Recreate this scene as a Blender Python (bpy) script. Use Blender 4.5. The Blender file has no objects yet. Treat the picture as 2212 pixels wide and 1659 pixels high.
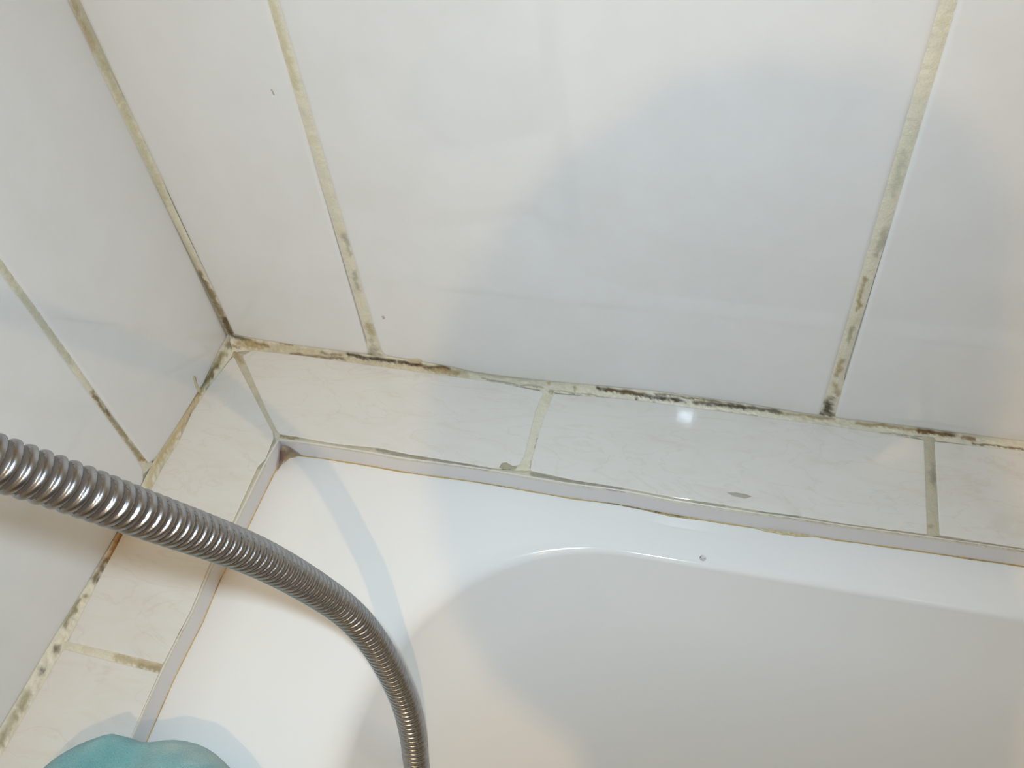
import bpy, bmesh, math, random
import numpy as np
from mathutils import Vector, Matrix, noise

S = bpy.context.scene
COL = S.collection

# ------------------------------------------------------------------ camera
W, H, FPX = 2212.0, 1659.0, 1955.05
CR = np.array([[0.9704, 0.2286, -0.0775],      # right
               [0.1271, -0.7570, -0.6409],     # down
               [-0.2052, 0.6121, -0.7637]])    # forward
CR[2] /= np.linalg.norm(CR[2])
CR[0] -= CR[2] * (CR[0] @ CR[2]); CR[0] /= np.linalg.norm(CR[0])
CR[1] = np.cross(CR[2], CR[0])
CP = np.array([0.2799, -0.3152, 0.3871])
cam = bpy.data.cameras.new('camera')
cam.sensor_width = 36.0
cam.lens = FPX / W * 36.0
cam.clip_start = 0.01
cam_o = bpy.data.objects.new('camera', cam)
COL.objects.link(cam_o)
m = Matrix.Identity(4)
for i in range(3):
    m[i][0] = CR[0][i]; m[i][1] = -CR[1][i]; m[i][2] = -CR[2][i]; m[i][3] = CP[i]
cam_o.matrix_world = m
S.camera = cam_o

# ------------------------------------------------------------------ world, light, exposure
S.view_settings.view_transform = 'Standard'
S.view_settings.look = 'None'
S.view_settings.gamma = 1.0
S.view_settings.use_curve_mapping = False
S.view_settings.exposure = 0.0
wd = bpy.data.worlds.new('world'); S.world = wd
wd.use_nodes = True
wd.node_tree.nodes['Background'].inputs[0].default_value = (0.5, 0.5, 0.5, 1)
wd.node_tree.nodes['Background'].inputs[1].default_value = 0.05

# the camera's built-in flash: up and to the left of the lens
FLASH = CP - CR[0] * 0.0125 + (-CR[1]) * 0.019
fl = bpy.data.lights.new('flash', 'AREA')
fl.shape = 'RECTANGLE'; fl.size = 0.016; fl.size_y = 0.011
fl.energy = 0.86
fl.color = (0.675, 0.85, 1.0)
fl.spread = math.radians(150)
fl_o = bpy.data.objects.new('flash', fl); COL.objects.link(fl_o)
m2 = m @ Matrix.Rotation(math.radians(-9), 4, 'X') @ Matrix.Rotation(math.radians(-3), 4, 'Y')
for i in range(3):
    m2[i][3] = FLASH[i]
fl_o.matrix_world = m2

LAMP = Vector((0.79, -1.396, 1.674))           # warm bulb under the ceiling
LAMP_POWER = 29.0
LAMP_COLOR = (1.0, 0.64, 0.28)

# ------------------------------------------------------------------ helpers
def ray(px):
    return CR[0] * ((px[0] - W / 2) / FPX) + CR[1] * ((px[1] - H / 2) / FPX) + CR[2]
def onx(px, x=0.0):
    d = ray(px); return CP + d * (x - CP[0]) / d[0]
def ony(px, y=0.0):
    d = ray(px); return CP + d * (y - CP[1]) / d[1]
def onz(px, z=0.0):
    d = ray(px); return CP + d * (z - CP[2]) / d[2]
def atd(px, dep):
    return CP + ray(px) * dep
def pj(P):
    q = (np.asarray(P) - CP) @ CR.T
    return np.stack([W / 2 + FPX * q[:, 0] / q[:, 2], H / 2 + FPX * q[:, 1] / q[:, 2]], 1)

def tag(o, label=None, cat=None, group=None, kind=None):
    if label: o['label'] = label
    if cat: o['category'] = cat
    if group: o['group'] = group
    if kind: o['kind'] = kind
    return o
def mesh_obj(name, verts, faces, mat=None, parent=None, smooth=False):
    me = bpy.data.meshes.new(name)
    me.from_pydata([tuple(map(float, v)) for v in verts], [], faces)
    me.update()
    if smooth:
        me.polygons.foreach_set('use_smooth', [True] * len(me.polygons))
    o = bpy.data.objects.new(name, me); COL.objects.link(o)
    if mat: me.materials.append(mat)
    if parent: o.parent = parent
    return o
def box(name, lo, hi, mat, parent=None, bevel=0):
    x0, y0, z0 = lo; x1, y1, z1 = hi
    v = [(x0,y0,z0),(x1,y0,z0),(x1,y1,z0),(x0,y1,z0),(x0,y0,z1),(x1,y0,z1),(x1,y1,z1),(x0,y1,z1)]
    fs = [(0,3,2,1),(4,5,6,7),(0,1,5,4),(1,2,6,5),(2,3,7,6),(3,0,4,7)]
    o = mesh_obj(name, v, fs, mat, parent)
    if bevel:
        b = o.modifiers.new('bevel', 'BEVEL'); b.width = bevel; b.segments = 3
    return o
def empty(name, loc):
    o = bpy.data.objects.new(name, None); COL.objects.link(o); o.location = loc
    return o
def resample(pts, n):
    P = np.asarray(pts, float)
    d = np.r_[0, np.cumsum(np.linalg.norm(np.diff(P, axis=0), axis=1))]
    t = np.linspace(0, d[-1], n)
    return np.stack([np.interp(t, d, P[:, k]) for k in range(P.shape[1])], 1)
def catmull(P, per):
    P = np.asarray(P, float)
    Q = np.vstack([2 * P[0] - P[1], P, 2 * P[-1] - P[-2]])
    out = []
    for i in range(1, len(Q) - 2):
        a, b, c, d = Q[i - 1:i + 3]
        for t in np.linspace(0, 1, per, endpoint=False):
            out.append(.5 * (2 * b + (c - a) * t + (2 * a - 5 * b + 4 * c - d) * t * t + (3 * b - a - 3 * c + d) * t ** 3))
    out.append(P[-1])
    return np.array(out)

# ------------------------------------------------------------------ materials
def mat_new(name):
    mt = bpy.data.materials.new(name); mt.use_nodes = True
    nt = mt.node_tree
    return mt, nt, nt.nodes['Principled BSDF']
def lin(c):
    return tuple((v / 255 / 12.92 if v / 255 <= .04045 else ((v / 255 + .055) / 1.055) ** 2.4) for v in c)
def noise_node(nt, scale, detail=4, rough=.5, dist=0, coord='Object'):
    tc = nt.nodes.new('ShaderNodeTexCoord')
    n = nt.nodes.new('ShaderNodeTexNoise'); n.inputs['Scale'].default_value = scale
    n.inputs['Detail'].default_value = detail; n.inputs['Roughness'].default_value = rough
    n.inputs['Distortion'].default_value = dist
    nt.links.new(tc.outputs[coord], n.inputs['Vector'])
    return n
def ramp(nt, src, stops):
    r = nt.nodes.new('ShaderNodeValToRGB')
    els = r.color_ramp.elements
    while len(els) < len(stops): els.new(.5)
    for e, (p, c) in zip(els, stops):
        e.position = p; e.color = (*c, 1)
    nt.links.new(src, r.inputs['Fac'])
    return r
def bump(nt, b, src, strength, dist):
    bn = nt.nodes.new('ShaderNodeBump'); bn.inputs['Strength'].default_value = strength
    bn.inputs['Distance'].default_value = dist
    nt.links.new(src, bn.inputs['Height']); nt.links.new(bn.outputs['Normal'], b.inputs['Normal'])
    return bn
def plain(name, col, rough=.5, metal=0, spec=.5):
    mt, nt, b = mat_new(name)
    n = noise_node(nt, 30, 3)
    r = ramp(nt, n.outputs['Fac'], [(.3, tuple(c * .96 for c in col)), (.7, col)])
    nt.links.new(r.outputs['Color'], b.inputs['Base Color'])
    b.inputs['Roughness'].default_value = rough; b.inputs['Metallic'].default_value = metal
    b.inputs['Specular IOR Level'].default_value = spec
    return mt

M = {}
# white wall tile: glossy glaze with faint clouding
mt, nt, b = mat_new('wall_tile_glaze'); M['tile'] = mt
n = noise_node(nt, 34, 5, .6)
r = ramp(nt, n.outputs['Fac'], [(.3, (.765, .76, .745)), (.55, (.785, .782, .775)), (.75, (.80, .80, .795))])
nt.links.new(r.outputs['Color'], b.inputs['Base Color'])
b.inputs['Roughness'].default_value = .03
b.inputs['Specular IOR Level'].default_value = .6
n2 = noise_node(nt, 60, 2)
bump(nt, b, n2.outputs['Fac'], .02, .0008)
# cream marbled ledge tile
mt, nt, b = mat_new('ledge_tile_glaze'); M['ledge'] = mt
tc = nt.nodes.new('ShaderNodeTexCoord')
mp = nt.nodes.new('ShaderNodeMapping'); mp.inputs['Rotation'].default_value = (0, 0, .45); mp.inputs['Scale'].default_value = (1, 2.4, 1)
nt.links.new(tc.outputs['Object'], mp.inputs['Vector'])
n = nt.nodes.new('ShaderNodeTexNoise'); n.inputs['Scale'].default_value = 26; n.inputs['Detail'].default_value = 7; n.inputs['Roughness'].default_value = .62; n.inputs['Distortion'].default_value = 1.4
nt.links.new(mp.outputs['Vector'], n.inputs['Vector'])
r = ramp(nt, n.outputs['Fac'], [(.33, (.715, .685, .62)), (.45, (.745, .72, .67)), (.6, (.76, .74, .70)), (.72, (.735, .71, .66))])
n3 = nt.nodes.new('ShaderNodeTexNoise'); n3.inputs['Scale'].default_value = 14; n3.inputs['Detail'].default_value = 5; n3.inputs['Distortion'].default_value = 2.0
nt.links.new(mp.outputs['Vector'], n3.inputs['Vector'])
r3 = ramp(nt, n3.outputs['Fac'], [(.485, (1, 1, 1)), (.502, (.87, .83, .77)), (.52, (1, 1, 1))])
mx = nt.nodes.new('ShaderNodeMix'); mx.data_type = 'RGBA'; mx.blend_type = 'MULTIPLY'; mx.inputs[0].default_value = .38
nt.links.new(r.outputs['Color'], mx.inputs[6]); nt.links.new(r3.outputs['Color'], mx.inputs[7])
nt.links.new(mx.outputs[2], b.inputs['Base Color'])
b.inputs['Roughness'].default_value = .03
b.inputs['Specular IOR Level'].default_value = .68
n2 = noise_node(nt, 220, 2)
bump(nt, b, n2.outputs['Fac'], .03, .0005)
# grout and caulk: colour of dirt and wear comes from a mesh attribute
def attr_mat(name, rough, bump_s, scale):
    mt, nt, b = mat_new(name)
    a = nt.nodes.new('ShaderNodeAttribute'); a.attribute_name = 'dirt'
    n = noise_node(nt, scale, 4, .6)
    r = ramp(nt, n.outputs['Fac'], [(.3, (.88, .87, .83)), (.65, (1, 1, 1))])
    mx = nt.nodes.new('ShaderNodeMix'); mx.data_type = 'RGBA'; mx.blend_type = 'MULTIPLY'; mx.inputs[0].default_value = .8
    nt.links.new(a.outputs['Color'], mx.inputs[6]); nt.links.new(r.outputs['Color'], mx.inputs[7])
    nt.links.new(mx.outputs[2], b.inputs['Base Color'])
    b.inputs['Roughness'].default_value = rough
    bump(nt, b, n.outputs['Fac'], bump_s, .0008)
    return mt
M['grout'] = attr_mat('grout', .75, .5, 900)
M['caulk'] = attr_mat('caulk', .38, .35, 700)
M['bed'] = plain('grout_bed', (.58, .54, .42), .85)
# bath acrylic
mt, nt, b = mat_new('bath_acrylic'); M['bath'] = mt
n = noise_node(nt, 9, 3)
r = ramp(nt, n.outputs['Fac'], [(.3, (.875, .87, .85)), (.7, (.89, .885, .87))])
nt.links.new(r.outputs['Color'], b.inputs['Base Color'])
b.inputs['Roughness'].default_value = .075
# plastic trim
M['trim'] = plain('trim_plastic', (.74, .71, .70), .28)
# hose metal
mt, nt, b = mat_new('hose_metal'); M['hose'] = mt
n = noise_node(nt, 320, 4, .6)
r = ramp(nt, n.outputs['Fac'], [(.3, (.34, .345, .36)), (.7, (.45, .455, .47))])
nt.links.new(r.outputs['Color'], b.inputs['Base Color'])
b.inputs['Metallic'].default_value = 1; b.inputs['Roughness'].default_value = .29
M['groove'] = plain('hose_groove_shade_grime', (.17, .145, .125), .42, .8)  # darker metal for the recesses: their shade painted in, together with grime
M['chrome'] = plain('chrome', (.6, .6, .6), .12, 1)
# turquoise cloth
mt, nt, b = mat_new('turquoise_cloth'); M['cloth'] = mt
n = noise_node(nt, 26, 4, .6)
r = ramp(nt, n.outputs['Fac'], [(.32, (.15, .43, .46)), (.52, (.23, .50, .51)), (.68, (.46, .63, .58))])
nt.links.new(r.outputs['Color'], b.inputs['Base Color'])
b.inputs['Roughness'].default_value = .9
b.inputs['Sheen Weight'].default_value = .5; b.inputs['Sheen Roughness'].default_value = .5
n2 = noise_node(nt, 1500, 3)
bump(nt, b, n2.outputs['Fac'], .8, .0015)
# water
mt, nt, b = mat_new('water'); M['water'] = mt
b.inputs['Base Color'].default_value = (1, 1, 1, 1); b.inputs['Roughness'].default_value = .02
b.inputs['IOR'].default_value = 1.33; b.inputs['Transmission Weight'].default_value = 1
n = noise_node(nt, 200, 1); bump(nt, b, n.outputs['Fac'], .02, .0002)
M['paint'] = plain('blue_grey_paint', (.36, .40, .43), .7)
M['floor'] = plain('floor_vinyl', (.30, .27, .23), .5)
M['skin'] = plain('skin', (.55, .36, .27), .5)
M['hair'] = plain('hair', (.05, .035, .025), .55)
M['shirt'] = plain('dark_shirt', (.05, .055, .07), .85)
M['jeans'] = plain('dark_trousers', (.04, .045, .06), .85)

# ------------------------------------------------------------------ tile builder
def round_poly(P, rad):
    P = [np.asarray(p, float) for p in P]; n = len(P); out = []
    for i in range(n):
        a, b_, c = P[i - 1], P[i], P[(i + 1) % n]
        u = a - b_; v = c - b_; lu, lv = np.linalg.norm(u), np.linalg.norm(v); u /= lu; v /= lv
        ang = math.acos(max(-1, min(1, float(u @ v))))
        if ang > math.radians(150): out.append(b_); continue
        d = min(rad / math.tan(ang / 2), lu * .45, lv * .45)
        for t in np.linspace(0, 1, 5):
            out.append((1 - t) ** 2 * (b_ + u * d) + 2 * t * (1 - t) * b_ + t * t * (b_ + v * d))
    return out
def inset_poly(P, d):
    n = len(P); out = []
    for i in range(n):
        a, b_, c = P[i - 1], P[i], P[(i + 1) % n]
        e1 = b_ - a; e2 = c - b_
        n1 = np.array([-e1[1], e1[0]]) / (np.linalg.norm(e1) + 1e-12); n2 = np.array([-e2[1], e2[0]]) / (np.linalg.norm(e2) + 1e-12)
        nn = n1 + n2; L = np.linalg.norm(nn)
        nn = nn / L if L > 1e-9 else n1
        out.append(b_ + nn * d / max(.5, float(nn @ n1)))
    return out
def tile(name, parent, poly, to3, nrm, mat, thick=.004, bev=.0016, rad=.0025):
    Q = []
    for p_ in poly:
        if not Q or math.dist(Q[-1], p_) > .0032: Q.append(tuple(p_))
    while math.dist(Q[0], Q[-1]) < .0032: Q.pop()
    keep = [True] * len(Q)
    for i in range(len(Q)):
        a, b_, c = np.array(Q[i - 1]), np.array(Q[i]), np.array(Q[(i + 1) % len(Q)])
        e = c - a; dv = abs(e[0] * (b_ - a)[1] - e[1] * (b_ - a)[0]) / np.linalg.norm(e)
        if dv < .00018 and keep[i - 1]: keep[i] = False
    poly = [q for q, k_ in zip(Q, keep) if k_]
    area = sum(poly[i - 1][0] * poly[i][1] - poly[i][0] * poly[i - 1][1] for i in range(len(poly)))
    if area < 0: poly = poly[::-1]
    P0 = round_poly(poly, max(rad, bev * 1.9))
    rings = [(0, -thick), (0, -bev * .75)]
    for a in (25, 50, 72, 90):
        a = math.radians(a); rings.append((bev * 1.5 * (1 - math.cos(a)), -bev * .75 * (1 - math.sin(a))))
    V = []; F = []; n = len(P0); nrm = np.array(nrm, float)
    for ins, dep in rings:
        R = inset_poly(P0, ins) if ins > 0 else P0
        V += [to3(p) + nrm * dep for p in R]
    flip = float(np.dot(np.cross(to3((1, 0)) - to3((0, 0)), to3((0, 1)) - to3((0, 0))), nrm)) < 0
    for k in range(len(rings) - 1):
        for i in range(n):
            j = (i + 1) % n
            q = (k * n + i, k * n + j, (k + 1) * n + j, (k + 1) * n + i)
            F.append(q[::-1] if flip else q)
    top = tuple(range((len(rings) - 1) * n, len(rings) * n))
    F.append(top[::-1] if flip else top)
    bot = tuple(range(0, n)); F.append(bot if flip else bot[::-1])
    o = mesh_obj(name, V, F, mat, parent, smooth=True)
    me = o.data
    me.polygons[len(me.polygons) - 2].use_smooth = False
    me.polygons[len(me.polygons) - 1].use_smooth = False
    return o
XZ = lambda p: np.array([p[0], 0.0, p[1]])
YZ = lambda p: np.array([0.0, p[0], p[1]])
XY = lambda p: np.array([p[0], p[1], 0.0])
def bk(px): q = ony(px); return (q[0], q[2])
def lf(px): q = onx(px); return (q[1], q[2])
def lg(px): q = onz(px); return (q[0], q[1])
def cut(curve, x0, x1, axis=0):
    """points of a pixel polyline between two values of one coordinate"""
    C = np.asarray(curve, float); t = C[:, axis]
    if t[0] > t[-1]: C = C[::-1]; t = C[:, axis]
    o = 1 - axis
    lo, hi = min(x0, x1), max(x0, x1)
    mid = [tuple(c) for c in C if lo < c[axis] < hi]
    def at(v):
        w = np.interp(v, t, C[:, o]); return (v, w) if axis == 0 else (w, v)
    L = [at(lo)] + mid + [at(hi)]
    return L if x0 < x1 else L[::-1]

# ------------------------------------------------------------------ dirt on grout
BASE = np.array(lin((228, 223, 204)))
def segdist(P, A, B):
    d = B - A; L = d @ d
    t = np.clip(((P - A) @ d) / max(L, 1e-9), 0, 1)
    return np.linalg.norm(P - (A + t[:, None] * d), axis=1)
def dirt_colors(V, stains, base=BASE, var=.12, seed=0, nscale=130):
    V = np.asarray(V); P = pj(V)
    nz = np.array([noise.noise(Vector(v) * nscale + Vector((seed * 7.1, 0, 0))) for v in V])
    nf = np.array([noise.noise(Vector(v) * nscale * 6 + Vector((0, seed * 3.3, 0))) for v in V])
    wx = np.array([noise.noise(Vector(v) * 260 + Vector((3.7, seed, 0))) for v in V])
    P = P + np.stack([wx * 6, nz * 3.5 + nf * 2.0], 1)
    col = np.outer(1 + var * nz, base)
    tan = np.array(lin((178, 160, 118)))
    w = np.clip(nz * 1.3 - .1, 0, 1)[:, None] * .35
    col = col * (1 - w) + tan * w
    for pts, rad, c, st in stains:
        A = np.asarray(pts, float)
        if len(A) == 1: A = np.vstack([A, A + .01])
        d = np.min([segdist(P, A[i], A[i + 1]) for i in range(len(A) - 1)], axis=0)
        dd = d / rad + .6 * nf + .5 * wx
        w = (np.clip(1.35 - dd, 0, 1) ** .8 * st)[:, None]
        col = col * (1 - w) + np.array(lin(c)) * w
    return np.clip(col, .01, 1)
def set_colors(o, cols):
    a = o.data.color_attributes.new('dirt', 'FLOAT_COLOR', 'POINT')
    arr = np.ones((len(cols), 4), np.float32); arr[:, :3] = cols
    a.data.foreach_set('color', arr.ravel())
def ribbon(name, parent, A, B, nrm, mat, stains=(), bulge=-.0005, over=.0012, n=None, k=9, base=BASE, rough=.00035, seed=0, thick=0.0):
    """a bead of grout or caulk between the 3-D curves A and B"""
    A = np.asarray(A); B = np.asarray(B)
    La = np.linalg.norm(np.diff(A, axis=0), axis=1).sum()
    if n is None: n = int(min(900, max(24, La / .0007)))
    A = resample(A, n); B = resample(B, n); nrm = np.array(nrm, float); nrm /= np.linalg.norm(nrm)
    V = []
    for i in range(n):
        d = B[i] - A[i]; L = np.linalg.norm(d); d = d / L
        for j in range(k):
            t = j / (k - 1)
            p = A[i] - d * over + d * (L + 2 * over) * t
            s = math.sin(math.pi * t)
            nn = noise.noise(Vector(p) * 420 + Vector((seed, 0, 0))) * rough + noise.noise(Vector(p) * 1400) * rough * .5
            V.append(p + nrm * (bulge * s + nn * s - .0008 * (1 - s)))
    F = []
    for i in range(n - 1):
        for j in range(k - 1):
            F.append((i * k + j, i * k + j + 1, (i + 1) * k + j + 1, (i + 1) * k + j))
    o = mesh_obj(name, V, F, mat, parent, smooth=True)
    pn = o.data.polygons[len(F) // 2].normal
    if pn.dot(Vector(nrm)) < 0: o.data.flip_normals()
    set_colors(o, dirt_colors(V, stains, base, seed=seed))
    return o

# ------------------------------------------------------------------ the room shell
RX, RY, RZ0, RZ1 = 1.75, -1.95, -.57, 1.735
wall_back = box('wall_back', (-.12, .0016, RZ0), (RX + .1, .12, RZ1), M['bed'])
tag(wall_back, 'white tiled back wall behind the bath with dirty cream grout joints', 'wall', kind='structure')
wall_left = box('wall_left', (-.12, RY - .1, RZ0), (-.0016, .0016, RZ1), M['bed'])
tag(wall_left, 'white tiled side wall left of the bath corner', 'wall', kind='structure')
tag(box('wall_right', (RX, RY - .1, RZ0), (RX + .1, .0016, RZ1), M['paint']), 'blue-grey painted wall at the far end of the bath', 'wall', kind='structure')
tag(box('wall_front', (-.0016, RY - .1, RZ0), (RX, RY, RZ1), M['paint']), 'blue-grey painted wall facing the bath', 'wall', kind='structure')
tag(box('floor', (-.12, RY - .1, RZ0 - .05), (RX + .1, .12, RZ0), M['floor']), 'brown bathroom floor', 'floor', kind='structure')
tag(box('ceiling', (-.12, RY - .1, RZ1), (RX + .1, .12, RZ1 + .05), M['paint']), 'blue-grey painted bathroom ceiling', 'ceiling', kind='structure')

# pixel outlines read off the photograph, put onto the wall and ledge planes
BK_TOP = [(500, 724), (540, 733), (650, 750), (740, 762), (797, 768), (832, 771), (860, 776), (968, 794), (1012, 804), (1077, 814), (1185, 826), (1294, 836), (1414, 848), (1609, 875), (1743, 897), (1805, 905), (1984, 927), (2105, 943), (2212, 956), (2320, 969)]
BK_BOT = [(528, 754), (560, 757), (640, 766), (740, 780), (860, 796), (990, 814), (1077, 826), (1172, 840), (1198, 845), (1337, 860), (1392, 866), (1544, 886), (1640, 899), (1769, 915), (1899, 934), (1992, 944), (2015, 947), (2212, 973), (2320, 987)]
J1L = [(581, 0), (797, 737)]; J1R = [(599, 0), (817, 737)]
J2L = [(2036, 0), (1800, 806)]; J2R = [(2064, 0), (1819, 806)]
LF_A = [(493, 727), (478, 753), (441, 831), (380, 930), (337, 994), (322, 1003)]
LF_B = [(312, 1012), (312, 1040), (251, 1160), (197, 1253), (137, 1350), (95, 1418), (46, 1503), (0, 1580)]
JLR = [(0, 559), (87, 680), (152, 771), (213, 856), (308, 984)]
JLL = [(0, 580), (76, 684), (152, 789), (200, 856), (233, 900), (296, 985)]
TH = .332                                      # wall tile height
def xat(line, z):
    a, b_ = bk(line[0]), bk(line[1]); t = (z - a[1]) / (b_[1] - a[1]); return (a[0] + (b_[0] - a[0]) * t, z)
# --- back wall tiles
bt = [bk(p) for p in cut(BK_TOP, 504, 797)]
tile('wall_tile', wall_back, bt + [xat(J1L, TH), (.0018, TH)], XZ, (0, -1, 0), M['tile'])
bt = [bk(p) for p in cut(BK_TOP, 824, 1772)]
tile('wall_tile', wall_back, bt + [xat(J2L, TH), xat(J1R, TH)], XZ, (0, -1, 0), M['tile'], rad=.006)
bt = [bk(p) for p in cut(BK_TOP, 1800, 2320)]
tile('wall_tile', wall_back, bt + [(.593, bt[-1][1] + .001), (.593, TH), xat(J2R, TH)], XZ, (0, -1, 0), M['tile'])
gx = [.0018, .0935, .0980, .3430, .3475, .593, .5975, .843, .8475, 1.093, 1.0975, 1.343, 1.3475, 1.593, 1.5975, RX]
zs = [TH + .0045 + k * .3365 for k in range(5)]
for i in range(0, len(gx), 2):
    rows = list(zs)
    if i >= 6: rows = [.003] + rows
    for z in rows:
        z1 = min(z + TH, RZ1) if z > .01 else TH
        if z1 - z > .02:
            tile('wall_tile', wall_back, [(gx[i], z), (gx[i + 1], z), (gx[i + 1], z1), (gx[i], z1)], XZ, (0, -1, 0), M['tile'])
# --- left wall tiles
def ext(pa, pb, z):
    a, b_ = np.array(lf(pa)), np.array(lf(pb)); t = (z - a[1]) / (b_[1] - a[1]); return tuple(a + (b_ - a) * t)
poly = [lf(p) for p in LF_A] + [lf((308, 984)), ext((0, 559), (308, 984), TH), (-.0018, TH)]
tile('wall_tile', wall_left, poly, YZ, (1, 0, 0), M['tile'], rad=.003)
poly = [lf((296, 985))] + [lf(p) for p in LF_B] + [(-.350, .001), (-.350, TH), ext((0, 580), (296, 985), TH)]
tile('wall_tile', wall_left, poly, YZ, (1, 0, 0), M['tile'], rad=.003)
gy = [-.0018, -.0985, -.103, -.350, -.3545, -.600, -.6045, -.850, -.8545, -1.100, -1.1045, -1.350, -1.3545, -1.600, -1.6045, RY]
for i in range(0, len(gy), 2):
    rows = list(zs)
    if i >= 4: rows = [.003] + rows
    for z in rows:
        z1 = min(z + TH, RZ1) if z > .01 else TH
        if z1 - z > .02:
            tile('wall_tile', wall_left, [(gy[i], z), (gy[i + 1], z), (gy[i + 1], z1), (gy[i], z1)], YZ, (1, 0, 0), M['tile'])

# --- tiled ledge around the bath
ledge = mesh_obj('tiled_ledge',
    [(-.0016, .0016, -.0112), (-.0016, -.80, -.0112), (.0535, -.80, -.0112), (.0535, -.0590, -.0112), (RX, -.0590, -.0112), (RX, .0016, -.0112),
     (-.0016, .0016, -.0016), (-.0016, -.80, -.0016), (.0535, -.80, -.0016), (.0535, -.0590, -.0016), (RX, -.0590, -.0016), (RX, .0016, -.0016)],
    [(0, 5, 4, 3, 2, 1), (6, 7, 8, 9, 10, 11), (0, 1, 7, 6), (1, 2, 8, 7), (2, 3, 9, 8), (3, 4, 10, 9), (4, 5, 11, 10), (5, 0, 6, 11)], M['bed'])
tag(ledge, 'narrow ledge of cream marbled tiles between the wall tiles and the bath', 'ledge', kind='structure')
LGI = [(601, 938), (640, 943), (675, 950), (727, 959), (816, 967), (883, 981), (1000, 1000), (1077, 1013), (1144, 1017), (1240, 1037), (1340, 1053), (1457, 1075), (1560, 1090), (1640, 1104), (1720, 1114), (1821, 1131), (2007, 1155), (2030, 1158), (2212, 1185), (2320, 1200)]   # front edge, back run
LLI = [(593, 942), (573, 992), (556, 1009), (500, 1133), (452, 1221), (412, 1318), (383, 1374), (350, 1438), (286, 1584)]                      # front edge, left run
LLW = [(501, 764), (452, 832), (413, 892), (387, 950), (354, 1003), (327, 1054), (264, 1155), (220, 1237), (177, 1322), (137, 1396), (101, 1462), (58, 1535), (0, 1634)]
LGI = [p for p in LGI]
def fy(c): return [lg(p) for p in c]
# back run
P = fy([(523, 768), (536, 796), (571, 877), (601, 937)]) + fy(cut(LGI, 606, 1090)) + fy([(1122, 1003), (1133, 985), (1157, 887), (1175, 846)]) + fy(cut(BK_BOT, 1172, 545))
tile('ledge_tile', ledge, P, XY, (0, 0, 1), M['ledge'], rad=.0015, bev=.0005)
P = fy([(1196, 850), (1175, 900), (1151, 983), (1145, 1016)]) + fy(cut(LGI, 1150, 2004)) + fy([(2007, 1150), (1997, 950)]) + fy(cut(BK_BOT, 1992, 1202))
tile('ledge_tile', ledge, P, XY, (0, 0, 1), M['ledge'], rad=.0012, bev=.0005)
P = fy([(2019, 953), (2030, 1155)]) + fy(cut(LGI, 2034, 2320))
P = P + [(.5955, -.0625), (.5955, -.0035)] + fy(cut(BK_BOT, 2320, 2024))
tile('ledge_tile', ledge, P, XY, (0, 0, 1), M['ledge'], rad=.0012, bev=.0005)
for x in (.600, .800, 1.0, 1.2, 1.4, 1.6):
    tile('ledge_tile', ledge, [(x, -.0625), (min(x + .1955, RX), -.0625), (min(x + .1955, RX), -.0035), (x, -.0035)], XY, (0, 0, 1), M['ledge'], bev=.0005)
# left run
P = fy([(504, 768), (519, 796), (564, 885), (591, 938)]) + fy(cut(LLI, 950, 1434, axis=1)) + fy([(352, 1433), (253, 1410), (146, 1386)]) + fy(cut(LLW, 1384, 772, axis=1))
tile('ledge_tile', ledge, P, XY, (0, 0, 1), M['ledge'], rad=.0012, bev=.0005)
P = fy([(136, 1401), (243, 1429), (344, 1454)]) + fy(cut(LLI, 1458, 1584, axis=1)) + [(.0575, -.400), (.0045, -.400)] + fy(cut(LLW, 1634, 1404, axis=1))
tile('ledge_tile', ledge, P, XY, (0, 0, 1), M['ledge'], rad=.0012, bev=.0005)
for y in (-.4045, -.6045):
    tile('ledge_tile', ledge, [(.0045, y), (.0575, y), (.0575, y - .195), (.0045, y - .195)], XY, (0, 0, 1), M['ledge'], bev=.0005)

# --- grout beads with their dirt (stain strokes: points, radius, colour, strength)
DK, BR, TN, GY, OL, OR = (66, 54, 38), (112, 90, 56), (172, 150, 104), (150, 146, 132), (138, 126, 84), (176, 124, 52)
st = [([(497, 721)], 8, DK, .95), ([(500, 722), (537, 735)], 4, DK, .9), ([(506, 750)], 8, BR, .8), ([(515, 740), (560, 747)], 9, TN, .8),
      ([(550, 742), (580, 748)], 3, BR, .8), ([(605, 742), (630, 745)], 2.5, BR, .7), ([(540, 745), (1000, 808)], 12, TN, .45), ([(630, 764), (700, 773), (740, 776)], 3, BR, .75), ([(695, 762), (735, 768)], 3, BR, .6),
      ([(752, 765), (800, 773), (850, 781)], 4, DK, .95), ([(860, 783), (910, 790), (968, 797)], 4, BR, .95), ([(862, 782), (900, 788)], 3, DK, .8), ([(935, 800), (990, 806)], 5, TN, .8),
      ([(1040, 818), (1172, 838)], 2, GY, .7), ([(1292, 837), (1340, 846), (1400, 855), (1478, 866)], 4.5, DK, .95), ([(1310, 842), (1390, 852)], 4, BR, .9),
      ([(1375, 860)], 4.5, BR, .95), ([(1412, 868)], 3, OL, .9), ([(1415, 849), (1500, 860), (1609, 876)], 2, BR, .8), ([(1500, 870), (1560, 876), (1630, 882), (1690, 891)], 5, (104, 94, 74), .9), ([(1550, 872), (1620, 881)], 3, DK, .7),
      ([(1690, 893), (1800, 906)], 3, TN, .7), ([(1190, 842), (1500, 885), (1640, 898)], 1.5, GY, .7), ([(1184, 828)], 4, TN, .6), ([(1240, 838), (1243, 848)], 2, OL, .6),
      ([(1850, 914), (1984, 929)], 3, TN, .8), ([(1985, 930), (2062, 941)], 5, (116, 86, 40), .95), ([(2080, 944), (2104, 948)], 4, (140, 100, 50), .8), ([(2100, 956), (2212, 972)], 2, BR, .9), ([(1900, 935), (1990, 943)], 2, GY, .8)]
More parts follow.
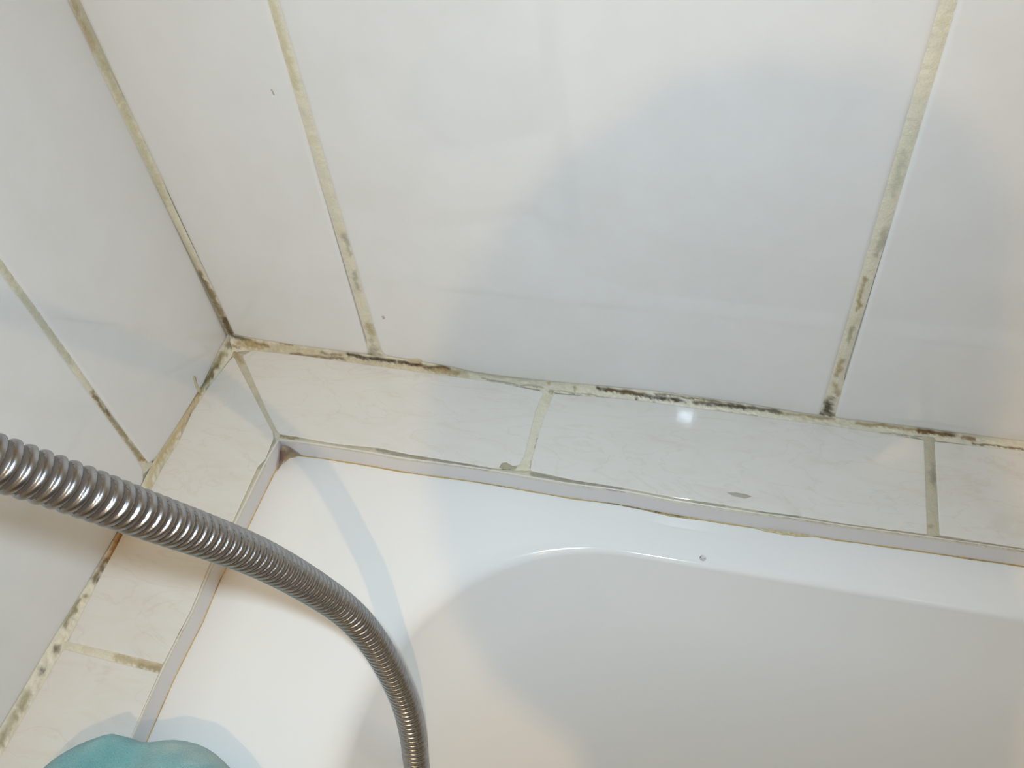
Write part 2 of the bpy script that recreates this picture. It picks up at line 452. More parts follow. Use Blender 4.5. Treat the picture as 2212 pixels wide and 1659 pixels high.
tA = [ony((493, 719))] + [ony(p) for p in cut(BK_TOP, 504, 2320)]; tB = [onz((500, 757))] + [onz(p) for p in cut(BK_BOT, 530, 2320)]
tA.append(np.array([RX - .002, 0, .0035])); tB.append(np.array([RX - .002, -.004, 0]))
def until(P, x):
    P = np.asarray(P); return P[P[:, 0] < x]
ribbon('grout_bead', wall_back, [(.59, 0, .0035), (RX - .002, 0, .0035)], [(.59, -.0037, 0), (RX - .002, -.0037, 0)], (0, -1, 1), M['caulk'], (), bulge=-.0006, n=60, seed=21)
ribbon('grout_bead', wall_back, until(tA, .6), until(tB, .6), (0, -1, 1), M['caulk'], st, bulge=-.0006, k=13, seed=1, rough=.0008)
st = [([(480, 765), (455, 810), (430, 850)], 7, OL, .85), ([(470, 790), (440, 830)], 4, BR, .6), ([(430, 850), (385, 930), (340, 1000)], 9, (192, 168, 116), .7), ([(330, 1010), (320, 1050)], 8, (200, 180, 130), .6),
      ([(264, 1150), (235, 1212)], 8, OR, .95), ([(228, 1212), (205, 1252)], 7, BR, .85), ([(185, 1288)], 5, BR, .7), ([(172, 1298), (138, 1352)], 5, OL, .8), ([(123, 1402)], 10, (112, 96, 74), .9), ([(92, 1448)], 9, (92, 92, 84), .95), ([(60, 1500), (0, 1605)], 10, OL, .6), ([(495, 745)], 9, BR, .8)]
lA = [onx((500, 718))] + [onx(p) for p in LF_A[:5]] + [onx(p) for p in LF_B[2:]]; lB = [onz((520, 752))] + [onz(p) for p in LLW]
lA.append(np.array([0, -.60, .003])); lB.append(np.array([.004, -.60, 0]))
ribbon('grout_bead', wall_left, lA, lB, (1, 0, 1), M['caulk'], st, bulge=-.0006, k=13, seed=2, rough=.0008)
# vertical joints
def vjoint(parent, L, R, nrm, st, seed, plane):
    ribbon('grout_joint', parent, [plane(p) for p in L], [plane(p) for p in R], nrm, M['grout'], st, bulge=-.0002, over=.0016, k=9, seed=seed, n=420, rough=.0003)
vjoint(wall_back, [(500, -280), (581, 0), (797, 737), (794, 768)], [(516, -280), (599, 0), (817, 737), (836, 773)], (0, -1, 0),
       [([(742, 513)], 7, GY, .6), ([(748, 520), (757, 550)], 4, GY, .5), ([(765, 590), (775, 620)], 5, GY, .6), ([(797, 702), (803, 716)], 8, TN, .7), ([(806, 735)], 8, GY, .6), ([(805, 758)], 10, (168, 160, 146), .8), ([(798, 765)], 4, BR, .6), ([(822, 765)], 3, BR, .6), ([(585, 0), (640, 190)], 6, (204, 192, 150), .5)], 3, ony)
vjoint(wall_back, [(2110, -250), (2036, 0), (1800, 806), (1762, 896)], [(2140, -250), (2064, 0), (1819, 806), (1808, 907)], (0, -1, 0),
       [([(1790, 868), (1786, 884)], 9, (70, 66, 56), .95), ([(1772, 892), (1798, 896)], 5, (90, 80, 62), .8), ([(1802, 830), (1810, 850)], 6, TN, .7), ([(1912, 500), (1895, 550)], 8, GY, .5), ([(1868, 600), (1852, 670)], 4, TN, .9), ([(1840, 710), (1836, 735)], 6, OL, .6), ([(1818, 780), (1808, 810)], 6, TN, .8), ([(1950, 330), (1930, 420)], 8, (190, 190, 170), .6)], 4, ony)
vjoint(wall_left, [(-260, 215), (0, 580), (152, 789), (233, 900), (296, 988), (306, 1030)], [(-260, 190), (0, 559), (152, 771), (243, 906), (312, 988), (330, 1006)], (1, 0, 0),
       [([(200, 850), (250, 918), (300, 985)], 6, (150, 132, 88), .75), ([(205, 858), (235, 895)], 4, BR, .6), ([(303, 990), (320, 994)], 5, (170, 130, 72), .8), ([(0, 570), (150, 780)], 9, (190, 186, 166), .6)], 5, onx)
cl = [(30, -250), (147, 0), (214, 152), (290, 306), (360, 444), (456, 640), (495, 727)]; cr = [(42, -250), (158, 0), (227, 141), (298, 279), (371, 444), (466, 640), (503, 722)]
ribbon('corner_grout', wall_back, [onx(p) for p in cl], [ony(p) for p in cr], (1, -1, 0), M['grout'],
       [([(152, 0), (250, 200), (360, 440)], 8, (196, 188, 156), .6), ([(160, 20), (200, 110)], 6, (190, 165, 130), .5), ([(430, 590), (470, 660), (498, 718)], 6, (150, 130, 94), .8), ([(485, 690), (499, 722)], 5, (96, 78, 54), .8)], bulge=-.0003, over=.001, n=420, seed=6)
# ledge joints
def ljoint(L, R, st, seed, base=BASE):
    ribbon('grout_joint', ledge, [onz(p) for p in L], [onz(p) for p in R], (0, 0, 1), M['grout'], st, bulge=-.0001, over=.0012, k=11, seed=seed, n=120, rough=.0003, base=base)
ljoint([(1172, 838), (1157, 887), (1133, 985), (1122, 1003), (1090, 1012)], [(1198, 842), (1175, 900), (1151, 983), (1145, 1016), (1150, 1022)], [([(1198, 846), (1188, 846)], 4, OL, .7), ([(1162, 945), (1146, 1012)], 2, (150, 140, 112), .8), ([(1098, 1004)], 8, GY, .7)], 7)
ljoint([(1995, 940), (2007, 1156)], [(2019, 944), (2031, 1158)], [([(2012, 1020), (2014, 1040)], 7, GY, .6), ([(2008, 1140)], 5, (160, 130, 110), .6), ([(2016, 1000), (2018, 1050)], 4, GY, .5)], 8, base=np.array(lin((200, 194, 172))))
ljoint([(498, 756), (519, 796), (564, 885), (594, 944)], [(526, 764), (536, 796), (571, 877), (602, 938)], [([(508, 760), (520, 780)], 7, TN, .7)], 9, base=np.array(lin((206, 200, 180))))
ljoint([(118, 1380), (146, 1386), (253, 1410), (356, 1434)], [(112, 1397), (136, 1401), (243, 1429), (346, 1456)], [([(255, 1420), (350, 1445)], 10, TN, .6), ([(300, 1440), (345, 1448)], 5, (150, 138, 104), .6)], 10)

# --- white plastic trims between ledge and bath
RIM = -.012
TRB = [(602, 948), (686, 959), (810, 978), (860, 988), (1000, 1006), (1077, 1018), (1240, 1046), (1340, 1058), (1457, 1081), (1640, 1109), (1720, 1119), (1821, 1135), (2002, 1159), (2212, 1189), (2320, 1205)]
TRL = [(600, 948), (574, 996), (506, 1133), (456, 1223), (415, 1320), (385, 1377), (352, 1442), (286, 1588)]
def trim(name, path, side, label):
    prof = [(-.0030, RIM - .004), (-.0030, -.0040), (-.0012, -.0014), (-.0007, .0003), (-.0004, .0008), (-.0001, .0008), (.0002, .0003), (.0003, -.0006), (.0003, -.0100), (.0007, RIM - .0003), (.0007, RIM - .004)]
    path = resample(path, 160); V = []; F = []; k = len(prof)
    for i, p in enumerate(path):
        t = path[min(i + 1, len(path) - 1)] - path[max(i - 1, 0)]; t[2] = 0; t /= np.linalg.norm(t)
        nn = np.array([t[1], -t[0], 0]) * side
        if i == 0:   # mitred end
            nn = np.array([1.0, -1.0, 0])
        for a, z in prof: V.append(np.array([p[0], p[1], 0]) + nn * a + np.array([0, 0, z]))
    for i in range(len(path) - 1):
        for j in range(k - 1):
            F.append((i * k + j, i * k + j + 1, (i + 1) * k + j + 1, (i + 1) * k + j))
    F.append(tuple(range(k))); F.append(tuple(range((len(path) - 1) * k, len(path) * k))[::-1])
    o = mesh_obj(name, V, F, M['trim'], None, smooth=True)
    bm = bmesh.new(); bm.from_mesh(o.data); bmesh.ops.recalc_face_normals(bm, faces=bm.faces); bm.to_mesh(o.data); bm.free()
    tag(o, label, 'trim', kind='structure')
    return o
pb = [onz(p, .0009) for p in TRB] + [np.array([RX - .002, -.0635, 0])]
plft = [onz(p, .0009) for p in TRL] + [np.array([.0605, -.40, 0]), np.array([.0605, -.75, 0])]
plft[0] = pb[0].copy()
trim_b = trim('trim_1', pb, 1, 'white plastic sealing strip along the back edge of the bath')
trim_l = trim('trim_2', plft, -1, 'white plastic sealing strip along the tap end of the bath, under the hose')
# seal between ledge tiles and trims
pale = np.array(lin((206, 200, 178)))
st = [([(604, 942), (642, 946)], 4, OL, .8), ([(727, 962), (800, 972)], 5, (190, 182, 158), .6), ([(816, 972), (900, 988), (1000, 1003)], 5, GY, .85), ([(1000, 1004), (1060, 1014)], 4, (128, 120, 104), .6), ([(1090, 1008)], 9, GY, .8),
      ([(1150, 1024), (1240, 1041), (1340, 1056)], 5, GY, .85), ([(1310, 1055), (1345, 1061)], 3, (120, 112, 98), .6), ([(1500, 1086), (1560, 1094)], 4, GY, .6), ([(1640, 1106), (1720, 1116)], 5, GY, .8), ([(1740, 1122), (2000, 1156)], 4, (178, 156, 128), .7), ([(2020, 1160), (2212, 1187)], 3, (150, 130, 108), .7)]
def ofs(P, d): return [np.asarray(p) + np.array(d) for p in P]
ribbon('sealant', trim_b, [onz(p) for p in LGI], [onz(p, .0006) for p in TRB], (0, 0, 1), M['caulk'], st, bulge=.0002, over=.0012, k=9, seed=11, base=pale)
ribbon('sealant', trim_l, [onz(p) for p in LLI], [onz(p, .0006) for p in TRL], (0, 0, 1), M['caulk'], [([(590, 950), (560, 1010)], 4, GY, .6), ([(395, 1345), (383, 1378)], 4, TN, .8)], bulge=.0002, over=.0012, k=7, seed=12, base=pale)
# dirty sealant line where the trims meet the bath
tr = resample(pb[:-1], 400)
wv = np.array([.0009 + .0005 * noise.noise(Vector((i * .06, 0, 0))) for i in range(400)])
for i in range(400):
    u = pj(tr[i:i + 1] - np.array([0, 0, .012]))[0, 0]
    if 1630 < u < 1765: wv[i] += .0015 * min(1, (u - 1630) / 25, (1765 - u) / 45) * (1 + .3 * noise.noise(Vector((u * .05, 0, 0))))
    if 1380 < u < 1520: wv[i] += .0008 * math.sin((u - 1380) / 140 * math.pi)
A = tr + np.array([0, -.0003, 0]); A[:, 2] = RIM + .0007
B = A.copy(); B[:, 1] -= wv; B[:, 2] = RIM + .0001
st = [([(620, 975), (760, 995), (1000, 1032)], 6, (190, 158, 84), .85), ([(880, 1012), (1100, 1050), (1290, 1080)], 3, (150, 128, 80), .7), ([(1290, 1080), (1400, 1098)], 5, BR, .9), ([(1400, 1098), (1510, 1114)], 6, (92, 70, 36), .95), ([(1640, 1136), (1760, 1153)], 8, (218, 212, 188), .85), ([(1760, 1150), (2000, 1188), (2212, 1222)], 5, (170, 142, 86), .85)]
ribbon('sealant', trim_b, A, B, (0, -1, 1.5), M['caulk'], st, bulge=.0001, over=.0003, k=7, seed=13, base=np.array(lin((196, 172, 116))), rough=.0002)
tr = resample(plft[:-1], 260)
A = tr + np.array([.0003, 0, 0]); A[:, 2] = RIM + .0007
B = A.copy(); B[:, 0] += .0007; B[:, 2] = RIM + .0001
ribbon('sealant', trim_l, A, B, (1, 0, 1.5), M['caulk'], [([(480, 1250), (470, 1275)], 8, (150, 96, 30), .8), ([(600, 1000), (520, 1150)], 5, (200, 150, 76), .7), ([(360, 1500), (311, 1601)], 5, (178, 150, 104), .6)], bulge=.0001, over=.0003, k=7, seed=14, base=np.array(lin((206, 172, 112))), rough=.0002)
# lump of brown sealant in the mitre of the two trims
cpt = pb[0]
V = []; F = []
NA, NB = 16, 8
for i in range(NA + 1):
    a = i / NA
    e0 = cpt + np.array([.0004 + .011 * (1 - a), -.0004 - .013 * a, 0])     # foot on the bath
    for j in range(NB + 1):
        t = j / NB
        top = cpt + np.array([.0007 + .0045 * (1 - a) ** 2, -.0007 - .004 * a ** 2, 0])
        sag = math.sin(math.pi * a) * .0035
        p = e0 * (1 - t) + top * t - np.array([1, -1, 0]) * sag * .7 * (1 - t)
        z = RIM + .0002 + (t ** 1.6) * (.0085 - .004 * abs(a - .5))
        q = np.array([p[0], p[1], z]); q += np.array([1, -1, 1]) * noise.noise(Vector(q) * 400) * .0005
        V.append(q)
for i in range(NA):
    for j in range(NB):
        F.append((i * (NB + 1) + j, (i + 1) * (NB + 1) + j, (i + 1) * (NB + 1) + j + 1, i * (NB + 1) + j + 1))
o = mesh_obj('sealant_lump', V, F, M['caulk'], trim_b, smooth=True)
if o.data.polygons[60].normal.z < 0: o.data.flip_normals()
set_colors(o, dirt_colors(V, [([(604, 955), (606, 990)], 5, (84, 54, 38), .9), ([(614, 975), (606, 992)], 7, (120, 92, 84), .8), ([(630, 968), (618, 985)], 4, (130, 112, 96), .8), ([(615, 966)], 6, (178, 162, 134), .7)], np.array(lin((166, 146, 118))), seed=15))
tag(o, 'brown mould-stained sealant lump')

# dried grout smears left on the tiles
def smear(parent, px, plane, nrm, col, th=.0003):
    P = [plane(p) for p in px]; c = sum(P) / len(P); V = []; F = []; n = len(P)
    for k, (s, h) in enumerate([(1, .0001), (.8, th), (.4, th * 1.1)]):
        V += [c + (p - c) * s + np.array(nrm) * h for p in P]
    V.append(c + np.array(nrm) * th)
    for k in range(2):
        for i in range(n): F.append((k * n + i, k * n + (i + 1) % n, (k + 1) * n + (i + 1) % n, (k + 1) * n + i))
    for i in range(n): F.append((2 * n + i, 2 * n + (i + 1) % n, 3 * n))
    o = mesh_obj('grout_smear', V, F, M['grout'], parent, smooth=True)
    bm = bmesh.new(); bm.from_mesh(o.data); bmesh.ops.recalc_face_normals(bm, faces=bm.faces); bm.to_mesh(o.data); bm.free()
    set_colors(o, dirt_colors(V, [], np.array(lin(col)), seed=20))
    return o
smear(ledge, [(1570, 1064), (1590, 1064), (1612, 1068), (1624, 1073), (1610, 1077), (1585, 1072)], onz, (0, 0, 1), (186, 178, 166))
smear(ledge, [(1078, 1010), (1084, 1000), (1094, 999), (1106, 1006), (1118, 1008), (1112, 1014), (1090, 1014)], onz, (0, 0, 1), (176, 168, 146))
smear(wall_left, [(416, 812), (422, 812), (424, 826), (434, 842), (430, 850), (423, 838)], onx, (1, 0, 0), (222, 210, 178))
smear(ledge, [(590, 936), (600, 933), (606, 940), (604, 950), (596, 951)], onz, (0, 0, 1), (214, 206, 186), .0012)
smear(wall_back, [(824, 683), (829, 682), (832, 687), (828, 690)], ony, (0, -1, 0), (198, 184, 168))
smear(wall_back, [(584, 192), (588, 193), (594, 205), (591, 206)], ony, (0, -1, 0), (190, 180, 165), .0002)
smear(wall_back, [(880, 776), (905, 774), (912, 779), (905, 786), (885, 784)], ony, (0, -1, 0), (216, 206, 176))

# ------------------------------------------------------------------ bath
def rrect(x0, x1, y0, y1, r, nc=14, ns=14):
    """closed loop, y1 is the back side, starting mid left going round the back"""
    pts = []; nr = []
    def arc(cx, cy, a0):
        for k in range(nc + 1):
            a = a0 - math.pi / 2 * k / nc
            pts.append((cx + r * math.cos(a), cy + r * math.sin(a))); nr.append((math.cos(a), math.sin(a)))
    def side(p, q, n_):
        for k in range(1, ns):
            t = k / ns; pts.append((p[0] + (q[0] - p[0]) * t, p[1] + (q[1] - p[1]) * t)); nr.append(n_)
    arc(x0 + r, y1 - r, math.pi); side((x0 + r, y1), (x1 - r, y1), (0, 1))
    arc(x1 - r, y1 - r, math.pi / 2); side((x1, y1 - r), (x1, y0 + r), (1, 0))
    arc(x1 - r, y0 + r, 0); side((x1 - r, y0), (x0 + r, y0), (0, -1))
    arc(x0 + r, y0 + r, -math.pi / 2); side((x0, y0 + r), (x0, y1 - r), (-1, 0))
    return np.array(pts), np.array(nr)
bath = empty('bathtub', (.85, -.40, RZ0))
tag(bath, 'white acrylic bathtub with a flat rim and deep rounded basin', 'bathtub')
BX0, BX1, BY0, BY1 = .132, 1.56, -.655, -.0885
loops = []
p, nr = rrect(.0520, 1.742, -.755, -.0560, .004); loops.append(np.c_[p, np.full(len(p), RIM - .030)])
loops.append(np.c_[p, np.full(len(p), RIM - .006)])
p2, _ = rrect(.0535, 1.740, -.752, -.0570, .004); loops.append(np.c_[p2, np.full(len(p), RIM - .0015)])
p2, _ = rrect(.0550, 1.737, -.748, -.0585, .004); loops.append(np.c_[p2, np.full(len(p), RIM)])
po, nr = rrect(BX0, BX1, BY0, BY1, .105)
for s in (.66, .33, .06):
    loops.append(np.c_[po * (1 - s) + p2 * s, np.full(len(p), RIM)])
wl = np.clip(-nr[:, 0], 0, 1) ** 2; wb = np.clip(nr[:, 1], 0, 1) ** 2; wo = 1 - np.clip(wl + wb, 0, 1)
rl, rb, ro = .018, .0045, .015
rr = wl * rl + wb * rb + wo * ro
for a in np.linspace(0, 78, 9):
    a = math.radians(a); s = math.sin(a)
    q, _ = rrect(BX0 + rl * s, BX1 - ro * s, BY0 + ro * s, BY1 - rb * s, .105)
    loops.append(np.c_[q, RIM - rr * (1 - math.cos(a))])
zt = loops[-1][:, 2]
ZB = -.318
def insets(t):
    return (BX0 + rl * .98 + .13 * t, BX1 - .015 - .16 * t, BY0 + .015 + .10 * t, BY1 - rb - .155 * t ** .9)
for t in np.linspace(.08, 1, 12):
    x0, x1, y0, y1 = insets(t); q, _ = rrect(x0, x1, y0, y1, .105)
    loops.append(np.c_[q, zt * (1 - t) + ZB * t])
x0, x1, y0, y1 = insets(1)
for a in np.linspace(12, 90, 8):
    a = math.radians(a); i = .062 * (1 - math.cos(a)) * 1.0 + .01 * math.sin(a); zz = ZB - .062 * math.sin(a)
    q, _ = rrect(x0 + i, x1 - i, y0 + i, y1 - i, .10); loops.append(np.c_[q, np.full(len(q), zz)])
i += .06; q, _ = rrect(x0 + i, x1 - i, y0 + i, y1 - i, .06); loops.append(np.c_[q, np.full(len(q), zz - .003)])
n = len(p); V = np.vstack(loops); F = []
for k in range(len(loops) - 1):
    for i in range(n):
        j = (i + 1) % n; F.append((k * n + i, (k + 1) * n + i, (k + 1) * n + j, k * n + j))
F.append(tuple(range((len(loops) - 1) * n, len(loops) * n)))
shell = mesh_obj('shell', V - np.array([.85, -.40, RZ0]), F, M['bath'], bath, smooth=True)
bm = bmesh.new(); bm.from_mesh(shell.data); bmesh.ops.recalc_face_normals(bm, faces=bm.faces)
if max(bm.faces, key=lambda f_: len(f_.verts)).normal.z < 0: bmesh.ops.reverse_faces(bm, faces=bm.faces)
bm.to_mesh(shell.data); bm.free()
box('side_panel', (.06 - .85, -.748 + .40, 0), (1.735 - .85, -.730 + .40, .54), M['bath'], bath, .004)

# ------------------------------------------------------------------ shower hose
HP = [((0, 1001), 123), ((295, 1105), 107), ((560, 1205), 87), ((716, 1296), 73.5), ((785, 1358), 68.5), ((834, 1430), 64), ((872, 1511), 60), ((890, 1580), 57.5), ((900, 1658), 55)]
HD = .0122
path = [atd(p_, FPX * HD / w_) for p_, w_ in HP]
path = [np.array(v) for v in ((.028, -.300, .62), (.030, -.298, .56), (.045, -.292, .46), (.072, -.276, .365), (.108, -.256, .297))] + path + [np.array(v) for v in ((.172, -.214, -.100), (.186, -.240, -.170), (.225, -.290, -.262), (.30, -.345, -.345), (.40, -.39, -.3745), (.52, -.40, -.3755))]
path = catmull(path, 24)
L = np.r_[0, np.cumsum(np.linalg.norm(np.diff(path, axis=0), axis=1))]
PITCH, PER, NT = .0036, 20, 42
ns = int(L[-1] / PITCH * PER)
path = resample(path, ns)
for _ in range(30):
    path[1:-1] = .25 * path[:-2] + .5 * path[1:-1] + .25 * path[2:]
T = np.gradient(path, axis=0); T /= np.linalg.norm(T, axis=1)[:, None]
N = np.zeros_like(T); ref = np.array([1.0, 0, 0]); N[0] = ref - T[0] * (ref @ T[0]); N[0] /= np.linalg.norm(N[0])
for i in range(1, ns):
    N[i] = N[i - 1] - T[i] * (N[i - 1] @ T[i]); N[i] /= np.linalg.norm(N[i])
Bn = np.cross(T, N)
th = np.linspace(0, 2 * math.pi, NT, endpoint=False)
V = np.zeros((ns, NT, 3))
for i in range(ns):
    ph = (i / PER + th / (2 * math.pi)) % 1.0
    # each turn: a rounded shoulder, a lip, then a recessed flat
    q_ = np.clip(ph / .46, 0, 1)
    prof = np.where(ph < .46, np.sqrt(np.clip(1 - (1 - q_ * 1.18) ** 2, 0, 1)), -.10 - .25 * np.sin(np.clip((ph - .46) / .54, 0, 1) * math.pi))
    rad = HD / 2 * (.875 + .125 * prof)
    V[i] = path[i] + rad[:, None] * (np.cos(th)[:, None] * N[i] + np.sin(th)[:, None] * Bn[i])
F = []
for i in range(ns - 1):
    for j in range(NT):
        k = (j + 1) % NT; F.append((i * NT + j, i * NT + k, (i + 1) * NT + k, (i + 1) * NT + j))
hose = empty('shower_hose', tuple(path[-1]))
tag(hose, 'ribbed grey metal shower hose curving down into the bath', 'shower hose')
hb = path[-1]
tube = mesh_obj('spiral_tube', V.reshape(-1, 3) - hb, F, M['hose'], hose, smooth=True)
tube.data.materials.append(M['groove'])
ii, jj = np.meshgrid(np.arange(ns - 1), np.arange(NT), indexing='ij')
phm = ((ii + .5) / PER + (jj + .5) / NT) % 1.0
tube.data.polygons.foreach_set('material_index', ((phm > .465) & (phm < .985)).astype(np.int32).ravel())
def cone_nut(name, c, axis, r0, r1, ln, parent, mat):
    axis = np.array(axis, float); axis /= np.linalg.norm(axis); u = np.cross(axis, [0, 0, 1.0])
    if np.linalg.norm(u) < .1: u = np.cross(axis, [1.0, 0, 0])
    u /= np.linalg.norm(u); w = np.cross(axis, u); V = []; F = []
    rs = [(0, r0 * .8), (.05, r0), (.45, r0), (.5, r0 * .9), (.95, r1), (1, r1 * .8)]
    for t, r_ in rs:
        for k in range(20):
            a = k / 20 * 2 * math.pi; V.append(np.array(c) + axis * ln * t + r_ * (math.cos(a) * u + math.sin(a) * w))
    for k in range(len(rs) - 1):
        for i in range(20): F.append((k * 20 + i, k * 20 + (i + 1) % 20, (k + 1) * 20 + (i + 1) % 20, (k + 1) * 20 + i))
    F.append(tuple(range(20))[::-1]); F.append(tuple(range(len(rs) * 20 - 20, len(rs) * 20)))
    return mesh_obj(name, V, F, mat, parent, smooth=True)
cone_nut('end_nut', (path[-1] - hb) - T[-1] * .005, T[-1], .0075, .0065, .03, hose, M['chrome'])
cone_nut('end_nut', (path[0] - hb) + T[0] * .005, -T[0], .0075, .0065, .03, hose, M['chrome'])
# wall bracket that the hose hangs from, above the picture
br = empty('hose_bracket', (0, -.300, .645)); tag(br, 'chrome wall bracket holding the shower hose above the picture', 'bracket')
cone_nut('wall_plate', (0, 0, .02), (1, 0, 0), .024, .018, .012, br, M['chrome'])
cone_nut('arm', (.010, 0, .02), (1, 0, 0), .010, .009, .022, br, M['chrome'])
cone_nut('socket', (.028, 0, -.002), (0, 0, 1), .010, .012, .045, br, M['chrome'])

# ------------------------------------------------------------------ turquoise cloth in the lower left corner
rnd = random.Random(5)
cc = onz((330, 1830), 0.0)
cc = np.array([.089, -.275, RIM])
NU, NV = 96, 40
V = []; F = []
for j in range(NV + 1):
    v = j / NV
    for i in range(NU):
        a = i / NU * 2 * math.pi
        prof_r = math.sin(v * math.pi * .5) ** .62
        h = .027 * math.cos(v * math.pi * .5) ** .55 * (1 + .35 * math.cos(a - 2.5) * v)
        fold = 1 + .05 * math.sin(3 * a + 1.2) * v + .025 * math.sin(5 * a + 0.6) * v + .025 * math.sin(9 * a) * v * v
        rx, ry = .058 * fold, .049 * fold
        x = cc[0] + rx * prof_r * math.cos(a); y = cc[1] + ry * prof_r * math.sin(a)
        q = Vector((x * 28, y * 28, 1.3)); h *= 1 + .45 * noise.noise(q) + .2 * noise.noise(q * 2.3)
        base = .0006 if x < .0615 else RIM + .0006
        if .056 < x < .068: base = max(RIM + .0006, .0016 - (max(0, x - .0615)) * 2.0)
        z = max(base, base * v + (1 - v) * .002 + h)
        V.append((x - cc[0], y - cc[1], z - cc[2]))
for j in range(NV):
    for i in range(NU):
        k = (i + 1) % NU
        F.append((j * NU + i, (j + 1) * NU + i, (j + 1) * NU + k, j * NU + k))
cloth = mesh_obj('bath_cloth', V, F, M['cloth'], None, smooth=True)
bm = bmesh.new(); bm.from_mesh(cloth.data); bmesh.ops.remove_doubles(bm, verts=bm.verts, dist=1e-5); bmesh.ops.recalc_face_normals(bm, faces=bm.faces)
if sum(f_.normal.z for f_ in bm.faces) < 0: bmesh.ops.reverse_faces(bm, faces=bm.faces)
bm.to_mesh(cloth.data); bm.free()
cloth.location = tuple(cc)
sm = cloth.modifiers.new('thickness', 'SOLIDIFY'); sm.thickness = .0025; sm.offset = -1
tag(cloth, 'soft turquoise cloth crumpled on the corner of the bath rim', 'cloth')

# ------------------------------------------------------------------ water drop on the rim
def drop(px, r, label):
    c = onz(px, RIM); V = [(0, 0, r * .5)]; F = []
    for k in range(1, 6):
        a = k / 5 * math.pi / 2
        for i in range(14):
            b_ = i / 14 * 2 * math.pi; V.append((r * math.sin(a) * math.cos(b_), r * math.sin(a) * math.sin(b_), r * .5 * math.cos(a)))
    for i in range(14): F.append((0, 1 + i, 1 + (i + 1) % 14))
    for k in range(4):
        for i in range(14): F.append((1 + k * 14 + i, 1 + (k + 1) * 14 + i, 1 + (k + 1) * 14 + (i + 1) % 14, 1 + k * 14 + (i + 1) % 14))
    F.append(tuple(range(57, 71))[::-1])
    o = mesh_obj('water_drop', V, F, M['water'], None, smooth=True); o.location = (c[0], c[1], RIM + .0001)
    tag(o, label, 'water drop')
drop((1518, 1206), .0016, 'clear water drop on the bath rim beside the basin edge')

# ------------------------------------------------------------------ ceiling lamp
lamp = empty('ceiling_lamp', (LAMP.x, LAMP.y, RZ1)); tag(lamp, 'small round ceiling lamp with a warm bulb, above the picture', 'lamp')
cone_nut('base', (0, 0, 0), (0, 0, -1), .055, .03, .022, lamp, M['paint'])
ld = bpy.data.lights.new('bulb', 'POINT'); ld.energy = LAMP_POWER; ld.color = LAMP_COLOR; ld.shadow_soft_size = .011
lo = bpy.data.objects.new('bulb', ld); COL.objects.link(lo); lo.parent = lamp; lo.location = (0, 0, LAMP.z - RZ1)

# ------------------------------------------------------------------ the photographer, whose head shades the wall
def skinned(name, verts, edges, mat, parent=None, sub=1):
    me = bpy.data.meshes.new(name); me.from_pydata([v[:3] for v in verts], edges, []); me.materials.append(mat)
    o = bpy.data.objects.new(name, me); COL.objects.link(o)
    if parent: o.parent = parent
    sk = o.modifiers.new('skin', 'SKIN'); sk.use_smooth_shade = True
    for i, v in enumerate(verts):
        r_ = v[3] if isinstance(v[3], tuple) else (v[3], v[3])
        me.skin_vertices[0].data[i].radius = r_; me.skin_vertices[0].data[i].use_root = (i == 0)
    su = o.modifiers.new('sub', 'SUBSURF'); su.levels = sub; su.render_levels = sub
    return o
HC = np.array([.506, -.628, .721])
body = []; ed = []
def add(v, par=None):
    body.append(v); k = len(body) - 1
    if par is not None: ed.append((par, k))
    return k
pel = add((.70, -1.12, .04, .13)); ch1 = add((.67, -1.02, .24, .13), pel); ch2 = add((.62, -.90, .43, .14), ch1); nb = add((.585, -.80, .555, .07), ch2)
nk = add((.562, -.735, .615, .052), nb); h1 = add((.540, -.685, .665, .062), nk); h2 = add(tuple(HC) + (.074,), h1); h3 = add((.510, -.605, .752, .070), h2); h4 = add((.505, -.590, .775, .040), h3)
nose = add((.497, -.566, .690, .012), h2)
fr = np.array([.96, .28, 0])
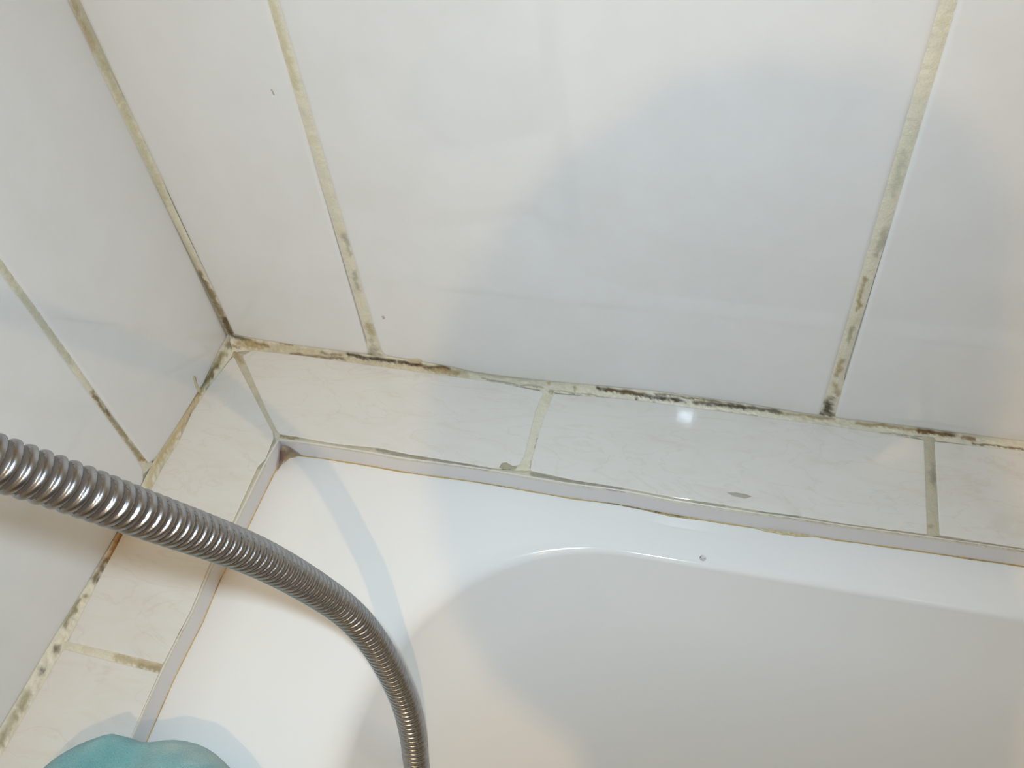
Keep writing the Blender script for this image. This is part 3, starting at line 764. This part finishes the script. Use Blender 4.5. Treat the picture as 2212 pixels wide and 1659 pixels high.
for s in (1, -1):
    ear = add(tuple(HC + fr * s * .074) + (.014,), h2)
    sh = np.array([.60, -.83, .50]) + fr * s * .175
    k = add(tuple(sh) + (.062,), ch2)
    el = sh + np.array([.07 * s, .06, -.27]); k = add(tuple((sh + el) / 2) + (.048,), k); k = add(tuple(el) + (.042,), k)
    wr = np.array([sh[0] + .03 * s, -.722, .055]); k = add(tuple((el + wr) / 2) + (.038,), k); k = add(tuple(wr) + (.026,), k)
    pa = wr + np.array([0, .035, -.030]); k = add(tuple(pa) + ((.034, .016),), k)
    for f_, (dx, ln) in enumerate(((-.030, .062), (-.010, .072), (.010, .068), (.029, .054))):
        q = pa + np.array([dx, .028, -.008]); kk = add(tuple(q) + (.009,), k)
        q = q + np.array([dx * .15, ln * .5, -.008]); kk = add(tuple(q) + (.0085,), kk)
        q = q + np.array([dx * .1, ln * .42, -.012]); add(tuple(q) + (.007,), kk)
    q = pa + np.array([-.036 * s, .0, -.004]); kk = add(tuple(q) + (.011,), k); q = q + np.array([-.02 * s, .03, -.008]); add(tuple(q) + (.009,), kk)
    hip = np.array([.70, -1.10, -.02]) + fr * s * .09; k = add(tuple(hip) + (.095,), pel)
    kn = np.array([hip[0] + .02 * s, -.87, -.50]); k = add(tuple((hip + kn) / 2) + (.080,), k); k = add(tuple(kn) + (.060,), k)
    an = kn + np.array([0, -.38, -.015]); k = add(tuple((kn + an) / 2) + (.052,), k); k = add(tuple(an) + (.036,), k); add(tuple(an + np.array([0, -.12, -.02])) + (.030,), k)
person = skinned('person', [(v[0] - .70, v[1] + 1.12, v[2] - RZ0, v[3]) for v in body], ed, M['skin'])
person.location = (.70, -1.12, RZ0)
tag(person, 'person in dark clothes kneeling at the bath, casting the round head shadow on the tiles', 'person')
def wear(name, idx, grow, mat):
    mp_ = {k: i for i, k in enumerate(idx)}
    vs = [(body[k][0] - .70, body[k][1] + 1.12, body[k][2] - RZ0, (body[k][3] + grow)) for k in idx]
    es = [(mp_[a], mp_[b_]) for a, b_ in ed if a in mp_ and b_ in mp_]
    return skinned(name, vs, es, mat, person)
arm = [i for i, v in enumerate(body) if isinstance(v[3], float) and v[3] in (.062, .048, .042, .038) and v[1] > -1.0 and v[2] > 0.05 and abs(v[0] - .54) > .03]
arm = [i for i in arm if i not in (h1,)]
wear('shirt', [pel, ch1, ch2, nb] + arm, .014, M['shirt'])
leg = [i for i, v in enumerate(body) if isinstance(v[3], float) and v[3] in (.095, .080, .060, .052)and v[2] < 0 or i == pel]
wear('trousers', sorted(leg), .014, M['jeans'])
# hair: cap over the skull
V = []; F = []
for j in range(13):
    ph = j / 12 * math.radians(112)
    for i in range(28):
        a = i / 28 * 2 * math.pi
        d = Vector((math.sin(ph) * math.cos(a), math.sin(ph) * math.sin(a), math.cos(ph)))
        rr_ = 1 + .04 * noise.noise(d * 6)
        V.append((d.x * .079 * rr_, d.y * .096 * rr_, d.z * .097 * rr_))
for j in range(12):
    for i in range(28):
        k = (i + 1) % 28; F.append((j * 28 + i, (j + 1) * 28 + i, (j + 1) * 28 + k, j * 28 + k))
hair = mesh_obj('hair', V, F, M['hair'], person, smooth=True)
hair.location = (HC[0] - .70 + .004, HC[1] + 1.12 - .012, HC[2] - RZ0 + .018)
hair.rotation_euler = (math.radians(-8), math.radians(-4), math.radians(15))
